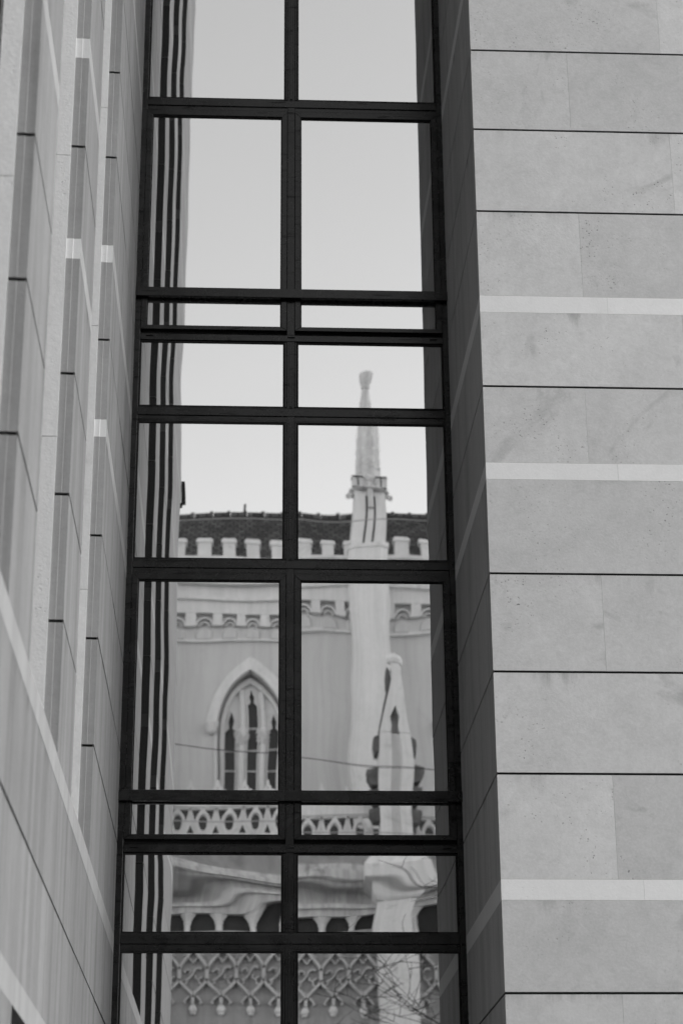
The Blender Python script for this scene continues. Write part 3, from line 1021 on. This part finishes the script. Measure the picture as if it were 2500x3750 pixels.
# pierced balustrade: panels of oval and triangle openings, crests on top
BP = 0.745
XB0 = -1.38 - BP * 12
def balustrade(x0, n):
    z0, z1 = 14.421, 15.28
    hs = []
    for i in range(n):
        c_ = x0 + BP * (i + .5)
        # pointed oval
        ov = []
        for j in range(14):
            a_ = 2 * math.pi * j / 14
            rx, rz = .135, .225
            s_ = math.sin(a_)
            ov.append((c_ + rx * math.cos(a_) * (1.0 if s_ > 0 else 0.85), 14.83 + rz * s_ * (1.0 if s_ > 0 else 1.25)))
        hs.append(ov)
        for sg in (-1, 1):
            hs.append([(c_ + sg * .05, 15.22), (c_ + sg * .325, 15.22), (c_ + sg * .30, 15.08), (c_ + sg * .235, 14.88), (c_ + sg * .19, 15.02)])
        if i < n - 1:
            e = c_ + BP / 2
            hs.append([(e - .115, 14.50), (e, 14.76), (e + .115, 14.50)])
    o = cplate('balustrade', [(x0, z0), (x0 + BP * n, z0), (x0 + BP * n, z1), (x0, z1)], hs, TA - .14, TA + .02, M['trim'])
    # moulded ribs on the stonework
    rb = MB()
    for i in range(n):
        c_ = x0 + BP * (i + .5)
        ov = [(c_ + .18 * math.cos(2 * math.pi * j / 16), 14.83 + .27 * math.sin(2 * math.pi * j / 16)) for j in range(17)]
        rb.ribbon(ov, .04, Y0 + TA + .021, Y0 + TA + .06)
        for sg in (-1, 1):
            rb.ribbon([(c_ + sg * BP / 2, 15.25), (c_ + sg * .33, 14.98), (c_ + sg * .24, 14.74), (c_ + sg * .08, 14.52), (c_, 14.46)], .055, Y0 + TA + .022, Y0 + TA + .055)
    rb.build('moulding', M['trim'], o)
    top = MB().box(x0, x0 + BP * n, Y0 + TA - .2, Y0 + TA + .09, 15.281, 15.58)
    top.build('top_rail', M['trim'], o)
    for i in range(n + 1):
        c_ = x0 + BP * i
        out_ = [(-.10, 15.581), (.10, 15.581), (.09, 15.66), (.20, 15.64), (.27, 15.70), (.20, 15.78), (.11, 15.78), (.12, 15.84), (.05, 15.92), (.025, 16.06),
                (-.025, 16.06), (-.05, 15.92), (-.12, 15.84), (-.11, 15.78), (-.20, 15.78), (-.27, 15.70), (-.20, 15.64), (-.09, 15.66)]
        hole = [(.03, 15.82), (.0, 15.79), (-.03, 15.82), (.0, 15.85)]
        plate('crest', [(c_ + a_, b_) for a_, b_ in out_], [[(c_ + a_, b_) for a_, b_ in hole]], Y0 + TA - .10, Y0 + TA + .0, M['trim'], o)
fx = [4.42 + BAY * k for k in (-2, -1, 0, 1)]
for xa in fx:
    balustrade(xa + .62, 8)

# net tracery frieze with pendants below the arcade
FP = 0.80
tf0, tf1 = Y0 + TA + .001, Y0 + TA + .19
x = -1.33 - FP * 11
def s_curve(x0, z0, x1, z1, n=8):
    return [(x0 + (x1 - x0) * (3 * u * u - 2 * u * u * u), z0 + (z1 - z0) * u) for u in [i / n for i in range(n + 1)]]
while x < CX1 - .5:
    if x > CX0 + .5:
        mb = MB()
        zt, zb_, zc_, zd = 11.30, 10.66, 10.42, 9.86
        for sg in (-1, 1):
            mb.ribbon(s_curve(x, zt, x + sg * FP / 2, zb_), .075, tf0, tf1)
            mb.ribbon(s_curve(x + sg * FP / 2, zc_, x, zd), .075, tf0, tf1)
            # cusps
            mb.ribbon([(x + sg * .10, zt - .16), (x + sg * .13, zt - .30), (x + sg * .05, zt - .38), (x, zt - .46)], .035, tf0, tf1 - .04)
            mb.ribbon([(x + sg * .30, zd + .38), (x + sg * .20, zd + .42), (x + sg * .17, zd + .52)], .04, tf0, tf1 - .04)
            mb.ribbon([(x + sg * .10, zd + .05), (x + sg * .20, zd - .05), (x + sg * .26, zd - .14), (x + sg * .20, zd - .18)], .05, tf0, tf1 - .02)
            mb.ribbon([(x + sg * .36, zt - .05), (x + sg * .16, zt - .05), (x + sg * .17, zt - .2), (x + sg * .28, zt - .26)], .035, tf0, tf1 - .05)
        mb.ribbon([(x + FP / 2, zb_ + .01), (x + FP / 2, zc_ - .01)], .10, tf0, tf1 + .003)
        mb.ribbon([(x - .24, zb_ - .30), (x - .12, zb_ - .24), (x - .02, zb_ - .13), (x + .03, zb_ - .02), (x + .13, zb_ + .06), (x + .24, zb_ + .04)], .045, tf0, tf1 - .03)
        mb.ribbon([(x - .27, zb_ - .06), (x - .16, zb_ + .02), (x - .06, zb_ - .02), (x - .09, zb_ - .10)], .04, tf0, tf1 - .05)
        mb.ribbon([(x + .27, zb_ - .18), (x + .16, zb_ - .26), (x + .06, zb_ - .22), (x + .09, zb_ - .14)], .04, tf0, tf1 - .05)
        mb.ribbon([(x - .05, zd + .24), (x, zd + .14), (x + .05, zd + .24)], .035, tf0, tf1 - .04)
        mb.ribbon([(x, zd), (x, zd - .22)], [.11, .08], tf0, tf1 + .002)
        fo = cpart(mb, 'tracery_net', M['net'])
        pd = MB().octa(x, Y0 + TA + .07, [(.03, 9.36), (.08, 9.38), (.09, 9.44), (.12, 9.47), (.13, 9.53), (.10, 9.60), (.07, 9.65)], 8)
        pd.build('pendant', M['trim'], fo)
    x += FP
cbox('string_course', CX0, CX1, TA + .001, TA + .18, 11.302, 11.44, M['trim'])

# front buttress piers with gabled tops
def front_buttress(cx):
    TB = TA + .9
    yb = Y0 + TB
    mb = MB()
    mb.prism([(cx - .55, Y0 + TA + .001), (cx + .55, Y0 + TA + .001), (cx + .55, yb - .18), (cx + .37, yb), (cx - .37, yb), (cx - .55, yb - .18)], 0, 12.75)
    b_ = cpart(mb, 'aisle_buttress', M['trim'])
    cp = MB()
    cp.loft([[(cx - hw, Y0 + TA - .3, z_), (cx + hw, Y0 + TA - .3, z_), (cx + hw, yb + d_, z_), (cx - hw, yb + d_, z_)] for hw, d_, z_ in
             ((.58, .04, 12.751), (.66, .10, 12.85), (.66, .10, 12.98), (.92, .30, 13.05), (.92, .30, 13.35), (.80, .2, 13.48), (.56, .02, 13.72))])
    cp.build('cap', M['trim'], b_)
    sh = MB()
    # shaft with a pointed niche: two cheeks and a recessed back
    sh.box(cx - .45, cx + .45, yb - .9, yb - .18, 13.721, 17.2)
    sh.box(cx - .45, cx - .13, yb - .1795, yb, 13.721, 17.2)
    sh.box(cx + .13, cx + .45, yb - .1795, yb, 13.721, 17.2)
    sh.build('shaft', M['trim'], b_)
    outl = [(cx - .45, 17.201), (cx - .13, 17.201), (cx - .10, 17.4), (cx - .14, 17.7), (cx, 18.02), (cx + .14, 17.7), (cx + .10, 17.4), (cx + .13, 17.201), (cx + .45, 17.201),
            (cx + .13, 18.9), (cx + .17, 19.02), (cx + .12, 19.16), (cx - .12, 19.16), (cx - .17, 19.02), (cx - .13, 18.9)]
    plate('gable', outl, [], yb - .55, yb + .02, M['trim'], b_)
    MB().box(cx - .3, cx + .3, yb - .60, yb - .552, 17.202, 18.3).build('niche_back', M['stucco'], b_)
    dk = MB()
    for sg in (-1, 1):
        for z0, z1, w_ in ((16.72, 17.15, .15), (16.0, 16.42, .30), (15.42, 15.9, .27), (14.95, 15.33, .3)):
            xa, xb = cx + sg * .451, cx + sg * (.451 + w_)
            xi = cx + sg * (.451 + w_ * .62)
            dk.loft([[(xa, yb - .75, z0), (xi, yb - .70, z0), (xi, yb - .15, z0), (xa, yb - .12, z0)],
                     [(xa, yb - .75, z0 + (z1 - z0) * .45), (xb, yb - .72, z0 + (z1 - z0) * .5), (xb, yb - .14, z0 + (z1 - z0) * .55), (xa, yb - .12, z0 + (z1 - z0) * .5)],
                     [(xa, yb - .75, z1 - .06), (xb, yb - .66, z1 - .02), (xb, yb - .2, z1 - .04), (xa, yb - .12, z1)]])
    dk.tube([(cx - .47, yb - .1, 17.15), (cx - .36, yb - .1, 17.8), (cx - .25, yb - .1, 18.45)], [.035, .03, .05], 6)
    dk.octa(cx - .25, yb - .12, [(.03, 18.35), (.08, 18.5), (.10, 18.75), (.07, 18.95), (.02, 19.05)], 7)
    dk.build('side_crocket', M['shaded_stone'], b_)  # shaded sides of the crockets painted as dark stone
    fn = MB().octa(cx, yb - .26, [(.12, 19.161), (.24, 19.22), (.27, 19.32), (.22, 19.44), (.10, 19.50)], 10)
    fn.build('finial', M['trim'], b_)
for xa in fx[1:]:
    front_buttress(xa)

# ---------------- cables across the square
def cable(label, p0, p1, sag, r, mat):
    pts = []
    for i in range(41):
        u = i / 40
        p = Vector(p0).lerp(Vector(p1), u)
        p.z -= sag * 4 * u * (1 - u)
        pts.append(p)
    o = MB().tube(pts, r, 6).build('overhead_cable', mat)
    o['label'] = label; o['category'] = 'cable'; o['group'] = 'cables over the square'
YC = 2 * YG - 46
cable('dark twisted cable sagging across the church wall below its arched window', (-14, YC, 15.4), (18, YC, 12.9), .35, .011, M['cable'])
cable('upper of two pale wires in front of the church balustrade crests', (-14, YC - 2, 13.1), (18, YC - 2, 12.8), .22, .014, M['cable_pale'])
cable('lower of two pale wires in front of the church balustrade crests', (-14, YC - 2, 12.72), (18, YC - 2, 12.45), .2, .014, M['cable_pale'])
cable('thin pale wire against the sky just above the church roof', (-14, YC, 20.0), (18, YC, 20.0), .25, .012, M['cable_pale'])

# ---------------- bare tree beside the church
tree = thing('bare_tree', 'leafless tree with thin dark twigs at the lower right of the mirrored church', 'tree', (6.9, 2 * YG - 42, 0))
rt = random.Random(5)
trunk, twigs = MB(), MB()
def grow(p, d, L, r, lvl):
    n = 5
    pts, rr = [p.copy()], [r]
    q = p.copy(); dd = d.copy()
    for i in range(n):
        dd = (dd + Vector((rt.uniform(-1, 1), rt.uniform(-1, 1), rt.uniform(-.7, .9))) * (.17 if lvl else .07)).normalized()
        q = q + dd * L / n
        pts.append(q.copy()); rr.append(max(.0055, r * (1 - .55 * (i + 1) / n)))
    (trunk if lvl < 1 else twigs).tube(pts, rr, 6 if lvl < 2 else 3)
    if lvl >= 5:
        return
    kids = (6, 5, 4, 4, 3)[lvl]
    for i in range(kids):
        k = n if i == 0 else rt.randint(2, n)
        a_ = rt.uniform(0, 6.28)
        side = Vector((math.cos(a_), math.sin(a_), rt.uniform(-.25, .45)))
        nd = (dd * .55 + side * rt.uniform(.6, 1.1)).normalized()
        grow(pts[k], nd, L * rt.uniform(.52, .74), max(.009, rr[k] * rt.uniform(.5, .65)), lvl + 1)
grow(Vector((0, 0, 0)), Vector((-.05, 0, 1)), 5.7, .22, 0)
trunk.build('trunk', M['bark'], tree)
twigs.build('branches', M['bark'], tree, fix=False)

# ---------------- small lamp on the end of the left wall
lamp = thing('wall_floodlight', 'small dark floodlight bracketed on the outer corner of the left stone wall', 'lamp', (C, END + .1, zz(10.3)))
MB().box(.001, .03, -.03, .03, -.18, -.13).build('bracket', M['metal'], lamp)
MB().loft([[(.012, -.08, -.12), (.07, -.08, -.12), (.07, .08, -.12), (.012, .08, -.12)], [(.010, -.10, .16), (.055, -.10, .16), (.055, .10, .16), (.010, .10, .16)]]).build('housing', M['metal'], lamp)
